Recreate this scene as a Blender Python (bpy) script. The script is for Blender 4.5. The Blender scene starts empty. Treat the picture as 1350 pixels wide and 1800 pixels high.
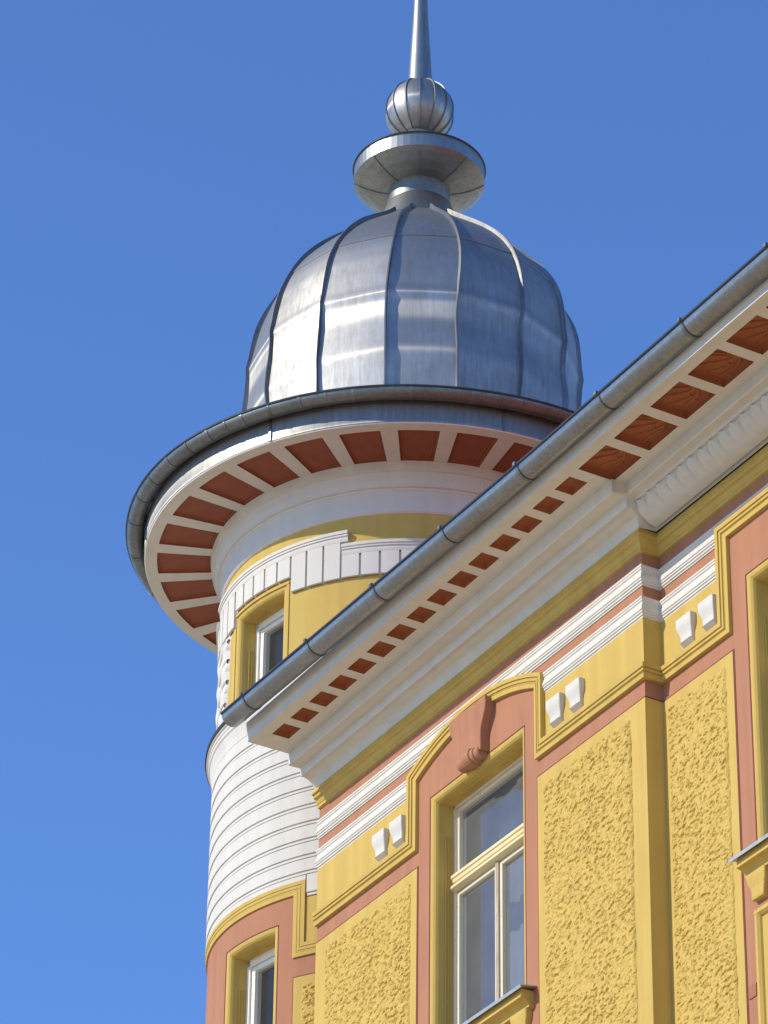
import bpy, math, random
import numpy as np
from mathutils import Vector, Matrix, noise
random.seed(7)
S = bpy.context.scene
COL = S.collection
R_ = math.radians
PI = math.pi

# ------------------------------------------------------------------ camera
AZ, PITCH, ROLL, FPX = R_(30.25), R_(32.05), R_(0.749), 7110.0
fwd = np.array([-math.cos(AZ)*math.cos(PITCH), math.sin(AZ)*math.cos(PITCH), math.sin(PITCH)])
rgt = np.array([math.sin(AZ), math.cos(AZ), 0.0])
upv = np.cross(rgt, fwd)
r2 = math.cos(ROLL)*rgt + math.sin(ROLL)*upv
u2 = -math.sin(ROLL)*rgt + math.cos(ROLL)*upv
cam_d = bpy.data.cameras.new('camera')
cam = bpy.data.objects.new('camera', cam_d)
COL.objects.link(cam)
cam.matrix_world = Matrix(((r2[0], u2[0], -fwd[0], 20.970), (r2[1], u2[1], -fwd[1], -13.0),
                           (r2[2], u2[2], -fwd[2], 1.6), (0, 0, 0, 1)))
cam_d.sensor_fit = 'VERTICAL'
cam_d.sensor_height = 24.0
cam_d.lens = FPX/1800*24.0
cam_d.clip_start = 0.1
cam_d.clip_end = 3000
S.camera = cam

# ------------------------------------------------------------------ light
SUN_EL, SUN_AZ = R_(32.5), R_(12.0)          # the sun stands 12 degrees left of the facade's normal
to_sun = Vector((-math.sin(SUN_AZ)*math.cos(SUN_EL), -math.cos(SUN_AZ)*math.cos(SUN_EL), math.sin(SUN_EL)))
W = bpy.data.worlds.new('World')
S.world = W
W.use_nodes = True
wn = W.node_tree
bg = wn.nodes['Background']
sky = wn.nodes.new('ShaderNodeTexSky')
sky.sky_type = 'NISHITA'
sky.sun_disc = False
sky.sun_elevation = SUN_EL
sky.sun_rotation = PI + SUN_AZ
sky.altitude = 300
sky.air_density = 1.0
sky.dust_density = 0.0
sky.ozone_density = 6.0
tint = wn.nodes.new('ShaderNodeMix')                      # deep clear blue of a dry spring sky
tint.data_type = 'RGBA'
tint.blend_type = 'MULTIPLY'
tint.inputs[0].default_value = 1.0
tint.inputs[7].default_value = (0.94, 1.10, 1.37, 1)
wn.links.new(sky.outputs[0], tint.inputs[6])
wn.links.new(tint.outputs[2], bg.inputs[0])
bg.inputs[1].default_value = 0.15
sun_d = bpy.data.lights.new('sun', 'SUN')
sun_d.energy = 3.65
sun_d.angle = R_(0.53)
sun_d.color = (1.0, 0.91, 0.72)
sun = bpy.data.objects.new('sun', sun_d)
COL.objects.link(sun)
sun.location = (0, -30, 40)
sun.rotation_euler = to_sun.to_track_quat('Z', 'Y').to_euler()
S.view_settings.view_transform = 'Standard'
S.view_settings.look = 'None'
S.view_settings.exposure = 0.22
S.view_settings.gamma = 1.0
S.view_settings.use_curve_mapping = False
S.render.engine = 'CYCLES'
S.cycles.max_bounces = 8

# ------------------------------------------------------------------ materials
def mat(name, base, rough=0.8, metal=0.0, var=0.06, vscale=3.0, bump=0.0, bscale=60.0, spec=0.3, stretch=(1, 1, 1), streak=0.0):
    m = bpy.data.materials.new(name)
    m.use_nodes = True
    nt = m.node_tree
    b = nt.nodes['Principled BSDF']
    b.inputs['Roughness'].default_value = rough
    b.inputs['Metallic'].default_value = metal
    b.inputs['Specular IOR Level'].default_value = spec
    tc = nt.nodes.new('ShaderNodeTexCoord')
    mp = nt.nodes.new('ShaderNodeMapping')
    mp.inputs['Scale'].default_value = stretch
    nt.links.new(tc.outputs['Object'], mp.inputs[0])
    n = nt.nodes.new('ShaderNodeTexNoise')
    n.inputs['Scale'].default_value = vscale
    n.inputs['Detail'].default_value = 8
    n.inputs['Roughness'].default_value = 0.6
    nt.links.new(mp.outputs[0], n.inputs['Vector'])
    rp = nt.nodes.new('ShaderNodeValToRGB')
    rp.color_ramp.elements[0].position = 0.3
    rp.color_ramp.elements[1].position = 0.7
    rp.color_ramp.elements[0].color = (*[max(0, c*(1-var)) for c in base], 1)
    rp.color_ramp.elements[1].color = (*[min(1, c*(1+var)) for c in base], 1)
    nt.links.new(n.outputs[0], rp.inputs[0])
    col = rp.outputs[0]
    if streak:                                            # faint rain streaks and uneven brushwork
        m3 = nt.nodes.new('ShaderNodeMapping'); m3.inputs['Scale'].default_value = (7, 7, 0.45)
        nt.links.new(tc.outputs['Object'], m3.inputs[0])
        n3 = nt.nodes.new('ShaderNodeTexNoise'); n3.inputs['Scale'].default_value = 1.6; n3.inputs['Detail'].default_value = 7
        nt.links.new(m3.outputs[0], n3.inputs['Vector'])
        r3 = nt.nodes.new('ShaderNodeMapRange')
        r3.inputs[1].default_value = 0.35; r3.inputs[2].default_value = 0.70
        r3.inputs[3].default_value = 1.0; r3.inputs[4].default_value = 1.0-streak
        nt.links.new(n3.outputs[0], r3.inputs[0])
        x3 = nt.nodes.new('ShaderNodeMix'); x3.data_type = 'RGBA'; x3.blend_type = 'MULTIPLY'; x3.inputs[0].default_value = 1.0
        nt.links.new(col, x3.inputs[6]); nt.links.new(r3.outputs[0], x3.inputs[7])
        col = x3.outputs[2]
    nt.links.new(col, b.inputs['Base Color'])
    if bump:
        n2 = nt.nodes.new('ShaderNodeTexNoise')
        n2.inputs['Scale'].default_value = bscale
        n2.inputs['Detail'].default_value = 6
        nt.links.new(tc.outputs['Object'], n2.inputs['Vector'])
        bp = nt.nodes.new('ShaderNodeBump')
        bp.inputs['Strength'].default_value = bump
        bp.inputs['Distance'].default_value = 0.01
        nt.links.new(n2.outputs[0], bp.inputs['Height'])
        nt.links.new(bp.outputs[0], b.inputs['Normal'])
    return m

YELLOW = (0.545, 0.378, 0.098)
M = {}
M['yellow'] = mat('yellow plaster', YELLOW, 0.85, streak=0.13, var=0.05, vscale=2.2, bump=0.0, bscale=30)
M['rough'] = mat('yellow roughcast', (0.545, 0.380, 0.100), 0.9, var=0.06, vscale=9, bump=0.35, bscale=90)
M['pink'] = mat('pink plaster', (0.400, 0.182, 0.102), 0.85, streak=0.13, var=0.05, vscale=2.0, bump=0.0, bscale=30)
M['white'] = mat('white stucco', (0.605, 0.58, 0.525), 0.8, streak=0.08, var=0.03, vscale=2.0, bump=0.0, bscale=50)
M['joint'] = mat('dark red joint', (0.19, 0.045, 0.04), 0.85, var=0.1)
M['terra'] = mat('red paint with bounce', (0.30, 0.095, 0.040), 0.75, var=0.10, vscale=10, bump=0.1)  # red of the eaves, warm bounce from the walls put into the colour
M['brick'] = mat('red paint with shade', (0.25, 0.078, 0.042), 0.75, var=0.10, vscale=8, bump=0.15, bscale=30)  # the same red, shade under the turret eaves put into the colour
M['wood'] = mat('cream window paint', (0.72, 0.60, 0.33), 0.55, var=0.06, vscale=6, spec=0.4)
M['newframe'] = mat('white window paint', (0.80, 0.78, 0.70), 0.45, var=0.03, spec=0.4)
M['sillmetal'] = mat('sill sheet metal', (0.42, 0.42, 0.40), 0.45, metal=0.7, var=0.15, vscale=20)
M['tile'] = mat('clay roof tiles', (0.30, 0.10, 0.06), 0.85, var=0.2, vscale=6)
M['dark'] = mat('dark room', (0.05, 0.048, 0.045), 0.9)
M['curtain'] = mat('pale curtain', (0.20, 0.205, 0.21), 0.9, var=0.1, vscale=4)
M['flash'] = mat('black flashing', (0.05, 0.055, 0.06), 0.45, metal=0.4, var=0.2)
M['ground'] = mat('stone paving', (0.62, 0.51, 0.35), 0.9, var=0.2, vscale=0.7, bump=0.3, bscale=3)
M['road'] = mat('asphalt', (0.055, 0.054, 0.052), 0.9, var=0.2, vscale=2, bump=0.3, bscale=40)

ANR = 0.25
def zinc(name, base, rough, streak, spangle, aniso=0.0, metal=0.95, sheen=0.0):
    m = bpy.data.materials.new(name)
    m.use_nodes = True
    nt = m.node_tree
    L = nt.links.new
    b = nt.nodes['Principled BSDF']
    b.inputs['Metallic'].default_value = metal
    tc = nt.nodes.new('ShaderNodeTexCoord')
    mp = nt.nodes.new('ShaderNodeMapping')
    mp.inputs['Scale'].default_value = (1, 1, streak)
    L(tc.outputs['Object'], mp.inputs[0])
    n = nt.nodes.new('ShaderNodeTexNoise')
    n.inputs['Scale'].default_value = 30
    n.inputs['Detail'].default_value = 9
    n.inputs['Roughness'].default_value = 0.65
    L(mp.outputs[0], n.inputs['Vector'])
    n2 = nt.nodes.new('ShaderNodeTexNoise')
    n2.inputs['Scale'].default_value = 3.2
    n2.inputs['Detail'].default_value = 8
    n2.inputs['Roughness'].default_value = 0.7
    L(tc.outputs['Object'], n2.inputs['Vector'])
    v = nt.nodes.new('ShaderNodeTexVoronoi')
    v.inputs['Scale'].default_value = 55
    L(tc.outputs['Object'], v.inputs['Vector'])
    mx = nt.nodes.new('ShaderNodeMath'); mx.operation = 'ADD'
    L(n.outputs[0], mx.inputs[0]); L(n2.outputs[0], mx.inputs[1])
    oi = nt.nodes.new('ShaderNodeObjectInfo')            # every sheet has weathered a little differently
    mo = nt.nodes.new('ShaderNodeMapRange')
    mo.inputs[3].default_value = 0.86; mo.inputs[4].default_value = 1.08
    L(oi.outputs['Random'], mo.inputs[0])
    mr = nt.nodes.new('ShaderNodeMapRange')
    mr.inputs[1].default_value = 0.72; mr.inputs[2].default_value = 1.28
    mr.inputs[3].default_value = 0.72; mr.inputs[4].default_value = 1.14
    L(mx.outputs[0], mr.inputs[0])
    mm = nt.nodes.new('ShaderNodeMath'); mm.operation = 'MULTIPLY'
    L(mr.outputs[0], mm.inputs[0]); L(mo.outputs[0], mm.inputs[1])
    hs = nt.nodes.new('ShaderNodeMix'); hs.data_type = 'RGBA'; hs.blend_type = 'MULTIPLY'
    hs.inputs[0].default_value = 1.0
    hs.inputs[6].default_value = (*base, 1)
    L(mm.outputs[0], hs.inputs[7])
    L(hs.outputs[2], b.inputs['Base Color'])
    rr = nt.nodes.new('ShaderNodeMapRange')
    rr.inputs[1].default_value = 0.7; rr.inputs[2].default_value = 1.3
    rr.inputs[3].default_value = rough+0.08; rr.inputs[4].default_value = rough-0.06
    L(mx.outputs[0], rr.inputs[0])
    ad = nt.nodes.new('ShaderNodeMath'); ad.operation = 'MULTIPLY_ADD'
    sx = nt.nodes.new('ShaderNodeSeparateColor')
    L(v.outputs['Color'], sx.inputs[0])
    L(sx.outputs[0], ad.inputs[0]); ad.inputs[1].default_value = spangle; L(rr.outputs[0], ad.inputs[2])
    L(ad.outputs[0], b.inputs['Roughness'])
    if aniso:
        b.inputs['Anisotropic'].default_value = aniso
        tg = nt.nodes.new('ShaderNodeCombineXYZ'); tg.inputs[2].default_value = 1.0     # the rolling grain runs up the sheet
        L(tg.outputs[0], b.inputs['Tangent'])
        b.inputs['Anisotropic Rotation'].default_value = ANR
    bp = nt.nodes.new('ShaderNodeBump')
    bp.inputs['Strength'].default_value = 0.06
    bp.inputs['Distance'].default_value = 0.02
    L(n2.outputs[0], bp.inputs['Height'])
    L(bp.outputs[0], b.inputs['Normal'])
    if sheen:                                             # rolled sheet: a sheen drawn out across the grain
        gl = nt.nodes.new('ShaderNodeBsdfAnisotropic')
        gl.inputs['Roughness'].default_value = 0.42
        gl.inputs['Anisotropy'].default_value = 0.74
        gl.inputs['Rotation'].default_value = 0.0
        cv = nt.nodes.new('ShaderNodeCombineXYZ'); cv.inputs[2].default_value = 1.0
        L(cv.outputs[0], gl.inputs['Tangent'])
        L(hs.outputs[2], gl.inputs['Color'])
        ms = nt.nodes.new('ShaderNodeMixShader'); ms.inputs[0].default_value = sheen
        L(b.outputs[0], ms.inputs[1]); L(gl.outputs[0], ms.inputs[2])
        L(ms.outputs[0], nt.nodes['Material Output'].inputs['Surface'])
    return m
M['zinc'] = zinc('zinc sheet', (0.375, 0.37, 0.355), 0.52, 0.04, 0.02, sheen=0.19)
M['zinc_plain'] = zinc('plain zinc sheet', (0.31, 0.32, 0.305), 0.40, 0.3, 0.03)
M['seam'] = zinc('seam zinc with shade', (0.24, 0.25, 0.26), 0.50, 0.3, 0.02)  # the seams' shaded sides are put into a darker zinc colour
M['galv'] = zinc('galvanised gutter', (0.27, 0.285, 0.29), 0.30, 0.6, 0.08)
M['gutter_old'] = zinc('weathered gutter', (0.22, 0.235, 0.235), 0.34, 0.6, 0.14)

def glass_mat(name='old window glass', ior=2.1, dust=0.16):
    m = bpy.data.materials.new(name)
    m.use_nodes = True
    nt = m.node_tree
    b = nt.nodes['Principled BSDF']
    b.inputs['Base Color'].default_value = (0.9, 0.95, 1, 1)
    b.inputs['Roughness'].default_value = 0.02
    b.inputs['IOR'].default_value = 1.9
    out = nt.nodes['Material Output']
    tr = nt.nodes.new('ShaderNodeBsdfTransparent')
    tr.inputs[0].default_value = (0.8, 0.85, 0.87, 1)
    gl = nt.nodes.new('ShaderNodeBsdfGlossy')
    gl.inputs['Roughness'].default_value = 0.015
    ge = nt.nodes.new('ShaderNodeNewGeometry')             # Schlick reflectance, the same from either face
    dt = nt.nodes.new('ShaderNodeVectorMath'); dt.operation = 'DOT_PRODUCT'
    nt.links.new(ge.outputs['Normal'], dt.inputs[0]); nt.links.new(ge.outputs['Incoming'], dt.inputs[1])
    ab = nt.nodes.new('ShaderNodeMath'); ab.operation = 'ABSOLUTE'; nt.links.new(dt.outputs['Value'], ab.inputs[0])
    om = nt.nodes.new('ShaderNodeMath'); om.operation = 'SUBTRACT'; om.inputs[0].default_value = 1.0; nt.links.new(ab.outputs[0], om.inputs[1])
    pw = nt.nodes.new('ShaderNodeMath'); pw.operation = 'POWER'; pw.inputs[1].default_value = 5.0; nt.links.new(om.outputs[0], pw.inputs[0])
    f0 = ((ior-1)/(ior+1))**2
    fr = nt.nodes.new('ShaderNodeMath'); fr.operation = 'MULTIPLY_ADD'; fr.inputs[1].default_value = 1-f0; fr.inputs[2].default_value = f0
    nt.links.new(pw.outputs[0], fr.inputs[0])
    mx = nt.nodes.new('ShaderNodeMixShader')
    nt.links.new(fr.outputs[0], mx.inputs[0])
    nt.links.new(tr.outputs[0], mx.inputs[1])
    nt.links.new(gl.outputs[0], mx.inputs[2])
    n = nt.nodes.new('ShaderNodeTexNoise'); n.inputs['Scale'].default_value = 2.0
    tc = nt.nodes.new('ShaderNodeTexCoord'); nt.links.new(tc.outputs['Object'], n.inputs['Vector'])
    bp = nt.nodes.new('ShaderNodeBump'); bp.inputs['Strength'].default_value = 0.02; bp.inputs['Distance'].default_value = 0.02
    nt.links.new(n.outputs[0], bp.inputs['Height']); nt.links.new(bp.outputs[0], gl.inputs['Normal'])
    df = nt.nodes.new('ShaderNodeBsdfDiffuse')            # a film of dust
    df.inputs[0].default_value = (0.55, 0.57, 0.60, 1)
    m2 = nt.nodes.new('ShaderNodeMixShader')
    n3 = nt.nodes.new('ShaderNodeTexNoise'); n3.inputs['Scale'].default_value = 5.0; n3.inputs['Detail'].default_value = 6
    nt.links.new(tc.outputs['Object'], n3.inputs['Vector'])
    mr = nt.nodes.new('ShaderNodeMapRange')
    mr.inputs[1].default_value = 0.3; mr.inputs[2].default_value = 0.8
    mr.inputs[3].default_value = dust*0.85; mr.inputs[4].default_value = dust*1.15
    nt.links.new(n3.outputs[0], mr.inputs[0]); nt.links.new(mr.outputs[0], m2.inputs[0])
    nt.links.new(mx.outputs[0], m2.inputs[1]); nt.links.new(df.outputs[0], m2.inputs[2])
    nt.links.new(m2.outputs[0], out.inputs['Surface'])
    return m
M['glass'] = glass_mat()
M['newglass'] = glass_mat('new window glass', 1.5, 0.05)

def peel_mat():
    m = mat('peeling white paint', (0.66, 0.60, 0.45), 0.6, var=0.05)
    nt = m.node_tree
    b = nt.nodes['Principled BSDF']
    old = b.inputs['Base Color'].links[0].from_socket
    tc = nt.nodes.new('ShaderNodeTexCoord')
    n = nt.nodes.new('ShaderNodeTexNoise'); n.inputs['Scale'].default_value = 45; n.inputs['Detail'].default_value = 7
    nt.links.new(tc.outputs['Object'], n.inputs['Vector'])
    rp = nt.nodes.new('ShaderNodeValToRGB')
    rp.color_ramp.elements[0].position = 0.66; rp.color_ramp.elements[1].position = 0.74
    nt.links.new(n.outputs[0], rp.inputs[0])
    mx = nt.nodes.new('ShaderNodeMix'); mx.data_type = 'RGBA'
    nt.links.new(rp.outputs[0], mx.inputs[0]); nt.links.new(old, mx.inputs[6])
    mx.inputs[7].default_value = (0.22, 0.15, 0.09, 1)
    nt.links.new(mx.outputs[2], b.inputs['Base Color'])
    return m
M['peel'] = peel_mat()

# ------------------------------------------------------------------ mesh helpers
class MB:
    def __init__(s): s.v, s.f, s.sm = [], [], []
    def grid(s, rows, smooth=False, closed=False):
        """rows: list of equally long point lists; quads between neighbours"""
        b = len(s.v); n = len(rows[0])
        for r in rows: s.v += [tuple(p) for p in r]
        for i in range(len(rows)-1):
            for j in range(n-1 if not closed else n):
                k = (j+1) % n
                s.f.append((b+i*n+j, b+i*n+k, b+(i+1)*n+k, b+(i+1)*n+j)); s.sm.append(smooth)
    def ngon(s, pts, smooth=False):
        b = len(s.v); s.v += [tuple(p) for p in pts]
        s.f.append(tuple(range(b, b+len(pts)))); s.sm.append(smooth)
    def build(s, name, m, parent=None, origin=None):
        me = bpy.data.meshes.new(name)
        me.from_pydata(s.v, [], s.f)
        me.polygons.foreach_set('use_smooth', s.sm)
        me.materials.append(M[m])
        import bmesh
        bm = bmesh.new(); bm.from_mesh(me)
        bmesh.ops.remove_doubles(bm, verts=bm.verts, dist=0.00005)
        bmesh.ops.recalc_face_normals(bm, faces=bm.faces)
        bm.to_mesh(me); bm.free()
        if any(s.sm): me.set_sharp_from_angle(angle=R_(28))
        o = bpy.data.objects.new(name, me)
        COL.objects.link(o)
        if origin:
            me.transform(Matrix.Translation((-origin[0], -origin[1], 0)))
            o.location = (origin[0], origin[1], 0)
        if parent:
            o.parent = parent
            o.matrix_parent_inverse = Matrix.Translation(-parent.location)
        return o

def empty(name, label, cat, loc=(0, 0, 0)):
    o = bpy.data.objects.new(name, None); COL.objects.link(o)
    o.empty_display_size = 0.3
    o['label'] = label; o['category'] = cat
    return o

# wall spaces: (u, v, d) -> world; d is how far a point stands out of the wall
def flat(Y): return lambda u, v, d: (u, Y-d, v)
def side(X): return lambda u, v, d: (X+d, u, v)            # wall facing +X, u runs along Y
CB = (-3.491, 1.526)                                        # tower axis
CF = (-3.469, 1.565)                                        # axis of the finial, which leans a little
def cyl(r, C=CB): return lambda u, v, d: (C[0]+(r+d)*math.cos(R_(u)), C[1]+(r+d)*math.sin(R_(u)), v)
def tang(r, a0):                                            # flat plane tangent inside the tower at angle a0
    c, s_ = math.cos(R_(a0)), math.sin(R_(a0))
    return lambda u, v, d: (CB[0]+(r+d)*c-u*s_, CB[1]+(r+d)*s_+u*c, v)

def sstep(a, b, x): t = min(1, max(0, (x-a)/(b-a))); return t*t*(3-2*t)
def lin(a, b, n): return [a+(b-a)*i/n for i in range(n+1)]

def box(mb, mp, u0, u1, v0, v1, d0, d1, nu=1, bev=0.0):
    us = lin(u0, u1, nu)
    if bev:
        ub = bev if abs(u1-u0) < 3 else bev*36
        lo, hi = [us[0]]+us[1:-1]+[us[-1]], None
        prof = [(v0, d0), (v0, d1-bev), (v0+bev, d1), (v1-bev, d1), (v1, d1-bev), (v1, d0)]
    else:
        prof = [(v0, d0), (v0, d1), (v1, d1), (v1, d0)]
    rows = [[mp(u, v, d) for (v, d) in prof] for u in us]
    mb.grid(rows, closed=True)
    mb.ngon(rows[0]); mb.ngon(rows[-1][::-1])

def hsweep(mb, mp, u0, u1, prof, nu=1, sh0=0, sh1=0, smooth=False, caps=True):
    """profile [(d, v)] run along u; sh: mitre at the ends"""
    rows = []
    for i in range(nu+1):
        t = i/nu
        rows.append([mp(u0+(u1-u0)*t+(sh0*d*(1-t))+(sh1*d*t), v, d) for d, v in prof])
    mb.grid(rows, smooth)
    if caps:
        mb.ngon(rows[0]); mb.ngon(rows[-1][::-1])

def psweep(mb, mp, path, prof, sub=1, sh0=0, sh1=0):
    """profile [(o, d)] run along a path in the wall plane (o to the left of travel)"""
    n = len(path); rows = []
    sc = 1.0
    for i, (u, v) in enumerate(path):
        def nrm(a, b):
            du, dv = b[0]-a[0], b[1]-a[1]; l = math.hypot(du, dv); return (-dv/l, du/l)
        if i == 0: m = nrm(path[0], path[1])
        elif i == n-1: m = nrm(path[-2], path[-1])
        else:
            a, b = nrm(path[i-1], path[i]), nrm(path[i], path[i+1])
            k = 1+a[0]*b[0]+a[1]*b[1]; m = ((a[0]+b[0])/k, (a[1]+b[1])/k)
        row = []
        for o, d in prof:
            uu = u+m[0]*o
            if i == 0: uu += sh0*d
            if i == n-1: uu += sh1*d
            row.append(mp(uu, v+m[1]*o, d))
        rows.append(row)
    mb.grid(rows); mb.ngon(rows[0]); mb.ngon(rows[-1][::-1])

def revolve(mb, prof, C, a0=0, a1=360, n=96, smooth=True):
    full = abs(a1-a0) >= 359.9
    rows = []
    for i in range(n+1):
        a = R_(a0+(a1-a0)*i/n); c, s_ = math.cos(a), math.sin(a)
        rows.append([(C[0]+r*c, C[1]+r*s_, z) for r, z in prof])
    mb.grid(rows, smooth)

def tube(mb, pts, rad, n=10, caps=True, smooth=True):
    rows = []
    P = [Vector(p) for p in pts]
    for i, p in enumerate(P):
        t = (P[min(i+1, len(P)-1)]-P[max(i-1, 0)]).normalized()
        a = t.cross(Vector((0.13, 0.2, 0.97))).normalized(); b = t.cross(a)
        r = rad[i] if isinstance(rad, (list, tuple)) else rad
        rows.append([p+(a*math.cos(2*PI*k/n)+b*math.sin(2*PI*k/n))*r for k in range(n)])
    mb.grid(rows, smooth, closed=True)
    if caps: mb.ngon(rows[0]); mb.ngon(rows[-1][::-1])

def arc_prof(d0, v0, d1, v1, bulge, n=8):
    """points from (d0,v0) to (d1,v1) bowed by bulge (+ = outwards/down)"""
    out = []
    L = math.hypot(d1-d0, v1-v0); nx, ny = -(v1-v0)/L, (d1-d0)/L
    for i in range(n+1):
        t = i/n; k = math.sin(PI*t)*bulge
        out.append((d0+(d1-d0)*t+nx*k, v0+(v1-v0)*t+ny*k))
    return out

# ------------------------------------------------------------------ setting
mb = MB(); mb.ngon([(-300, -300, 0), (300, -300, 0), (300, 300, 0), (-300, 300, 0)])
g = mb.build('ground', 'ground'); g['kind'] = 'structure'
mb = MB(); box(mb, flat(0), -200, 200, 0.002, 0.14, 0.6, 3.2)
g = mb.build('pavement', 'ground'); g['kind'] = 'structure'

# ------------------------------------------------------------------ BUILDING
XL, XS, XE = -2.21, 2.074, 9.5         # left end of the bay, step of the bay, end of what is built
YS = 0.142                              # the recessed wall behind the step
bld = empty('apartment_building', 'yellow and pink stucco apartment house with deep coffered eaves right of the round turret', 'building')
BAY, REC, RET = flat(0), flat(YS), side(XS)
WB, WR = 0.0, 3.655                     # window axes
HW, ZT, ZB = 0.614, 15.0, 12.95         # half width, head and foot of the window openings

def wall_with_hole(mb, mp, u0, u1, v0, v1, hole):
    h0, h1, k0, k1 = hole
    for a, b, c, d in ((u0, h0, v0, v1), (h1, u1, v0, v1), (h0, h1, v0, k0), (h0, h1, k1, v1)):
        mb.ngon([mp(a, c, 0), mp(b, c, 0), mp(b, d, 0), mp(a, d, 0)])
mb = MB()
wall_with_hole(mb, BAY, XL, XS, 0, 16.0, (-HW, HW, ZB, ZT))
mb.ngon([(XS, 0, 0), (XS, YS, 0), (XS, YS, 16), (XS, 0, 16)])
mb.ngon([(XL, 0, 0), (XL, 1.2, 0), (XL, 1.2, 16), (XL, 0, 16)])
wall_with_hole(mb, REC, XS, 5.6, 0, 16.0, (WR-HW, WR+HW, ZB, ZT))
wall_with_hole(mb, REC, 5.6, XE, 0, 16.0, (7.2-HW, 7.2+HW, ZB, ZT))
mb.build('wall', 'pink', bld)
mb = MB()
mb.ngon([(XE, YS, 0), (XE, 11, 0), (XE, 11, 16), (XE, YS, 16)])
mb.ngon([(-3.4, 11, 0), (XE, 11, 0), (XE, 11, 16), (-3.4, 11, 16)])
mb.ngon([(-3.4, 1.0, 0), (-3.4, 11, 0), (-3.4, 11, 16), (-3.4, 1.0, 16)])
mb.build('rear_wall', 'yellow', bld)
# roof
mb = MB()
za, zb = 16.23, 20.2
mb.ngon([(XL+0.01, -0.62, za), (XE, -0.70, za), (XE, 5.5, zb), (-0.5, 5.5, zb)])
mb.ngon([(XE, 5.5, zb), (XE, 11.6, za), (-3.6, 11.6, za), (-0.5, 5.5, zb)])
mb.ngon([(XL+0.01, -0.62, za), (-0.5, 5.5, zb), (XL+0.01, 0.9, za)])
mb.ngon([(XL+0.01, 0.9, za), (-0.5, 5.5, zb), (-3.6, 11.6, za), (-3.4, 1.2, za)])
mb.ngon([(XE, -0.70, za), (XE, 11.6, za), (XE, 5.5, zb)])
mb.build('roof', 'tile', bld)

# --- cornice: fascia, soffit with coffers, mouldings
def sk(u): return 0.0115*(min(u, 4.0)-XL)
def CORN(u, v, d): return (u, -d-(sk(u)*min(1.0, d/0.3) if d > 0.1 else 0), v)
ZS = 16.02
small = [(-2.01+0.2802*i, -2.01+0.2802*i+0.187) for i in range(15)]
big = []
k = 0
while 2.206+0.433*k < XE-0.4: big.append((2.206+0.433*k, 2.206+0.433*k+0.340)); k += 1
D0, DI, DO = 0.625, 0.385, 0.528        # fascia, inner and outer line of the small coffers
BI, BO = 0.255, 0.528                   # the same for the big ones
mb = MB()
# fascia, top tucked behind the gutter
fas = [(0.615, 16.24), (0.635, 16.215), (0.640, 16.16), (0.630, 16.10), (0.622, 16.06), (0.625, 16.02)]
hsweep(mb, CORN, XL, XE, fas, 24, smooth=False, caps=False)
mb.ngon([CORN(XL, z, d) for d, z in fas]+[CORN(XL, 16.02, 0.0), CORN(XL, 16.24, 0.0)])
hsweep(mb, CORN, 2.26, XE, [(0.628, 16.0195), (0.628, 16.012), (0.600, 16.012), (0.597, 16.0195)], 12)
def soff(us, di, do, dz=0.0):
    """soffit strip with rectangular holes"""
    a, b = us[0], us[-1]
    def q(u0, u1, e0, e1):
        n = max(1, int((u1-u0)/0.6))
        mb.grid([[CORN(u, ZS, e0), CORN(u, ZS, e1)] for u in lin(u0, u1, n)])
    q(a, b, do, D0); q(a, b, 0.0, di)
    hs = us[1:-1]; cur = a
    for h0, h1 in hs: q(cur, h0, di, do); cur = h1
    q(cur, b, di, do)
XB = 2.16
soff([XL]+small+[XB], DI, DO)
soff([XB]+big+[XE], BI, BO)
mb.build('soffit', 'white', bld)

def coffer(u0, u1, di, do, relief, flip=0):
    mb = MB()
    dp = 0.055
    b = 0.012 if relief else 0.035
    rings = []
    for ins, z in ((0, 0), (0, dp*0.55) if relief else (0.004, dp*0.25), (b*0.5, dp*0.85) if relief else (b*0.5, dp*0.75), (b, dp)):
        rings.append([CORN(u0+ins, ZS+z, di+ins), CORN(u1-ins, ZS+z, di+ins), CORN(u1-ins, ZS+z, do-ins), CORN(u0+ins, ZS+z, do-ins)])
    mb.grid(rings, closed=True)
    mb.ngon(rings[-1])
    if relief:
        # fan of raised leaf veins springing from one corner region
        w, h = u1-u0-2*b, do-di-2*b
        cu, cd = u0+b+w*0.92, di+b+h*(0.30 if flip else 0.42)
        for t, (eu, ed, cv) in enumerate(((0.03, 0.12, 0.10), (0.06, 0.48, 0.16), (0.16, 0.88, 0.12), (0.50, 0.96, 0.06), (0.84, 0.97, -0.03), (0.45, 0.03, -0.10))):
            if flip and t == 4: eu = 0.66
            ex, ey = u0+b+w*eu, di+b+h*ed
            pts = []
            for i in range(9):
                s_ = i/8
                bx = cu+(ex-cu)*s_; by = cd+(ey-cd)*s_
                k = math.sin(PI*s_)*cv*h*1.6 + math.sin(2*PI*s_)*0.05*h
                bx += k*0.3; by += -k
                by = min(max(by, di+b+0.004), do-b-0.004); bx = min(max(bx, u0+b+0.004), u1-b-0.004)
                pts.append(CORN(bx, ZS+dp-0.001, by))
            tube(mb, pts, [0.014*(1-0.35*i/8) for i in range(9)], 6)
        pts = [CORN(u0+b+w*0.93, ZS+dp-0.001, di+b+h*0.1), CORN(u0+b+w*0.80, ZS+dp-0.001, di+b+h*0.3), CORN(u0+b+w*0.86, ZS+dp-0.001, di+b+h*0.55), CORN(u0+b+w*0.97, ZS+dp-0.001, di+b+h*0.66)]
        tube(mb, pts, 0.012, 6)
    o = mb.build('coffer', 'terra', bld)
    return o
for u0, u1 in small: coffer(u0, u1, DI, DO, False)
for i, (u0, u1) in enumerate(big): coffer(u0, u1, BI, BO, True, i % 2)

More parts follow.
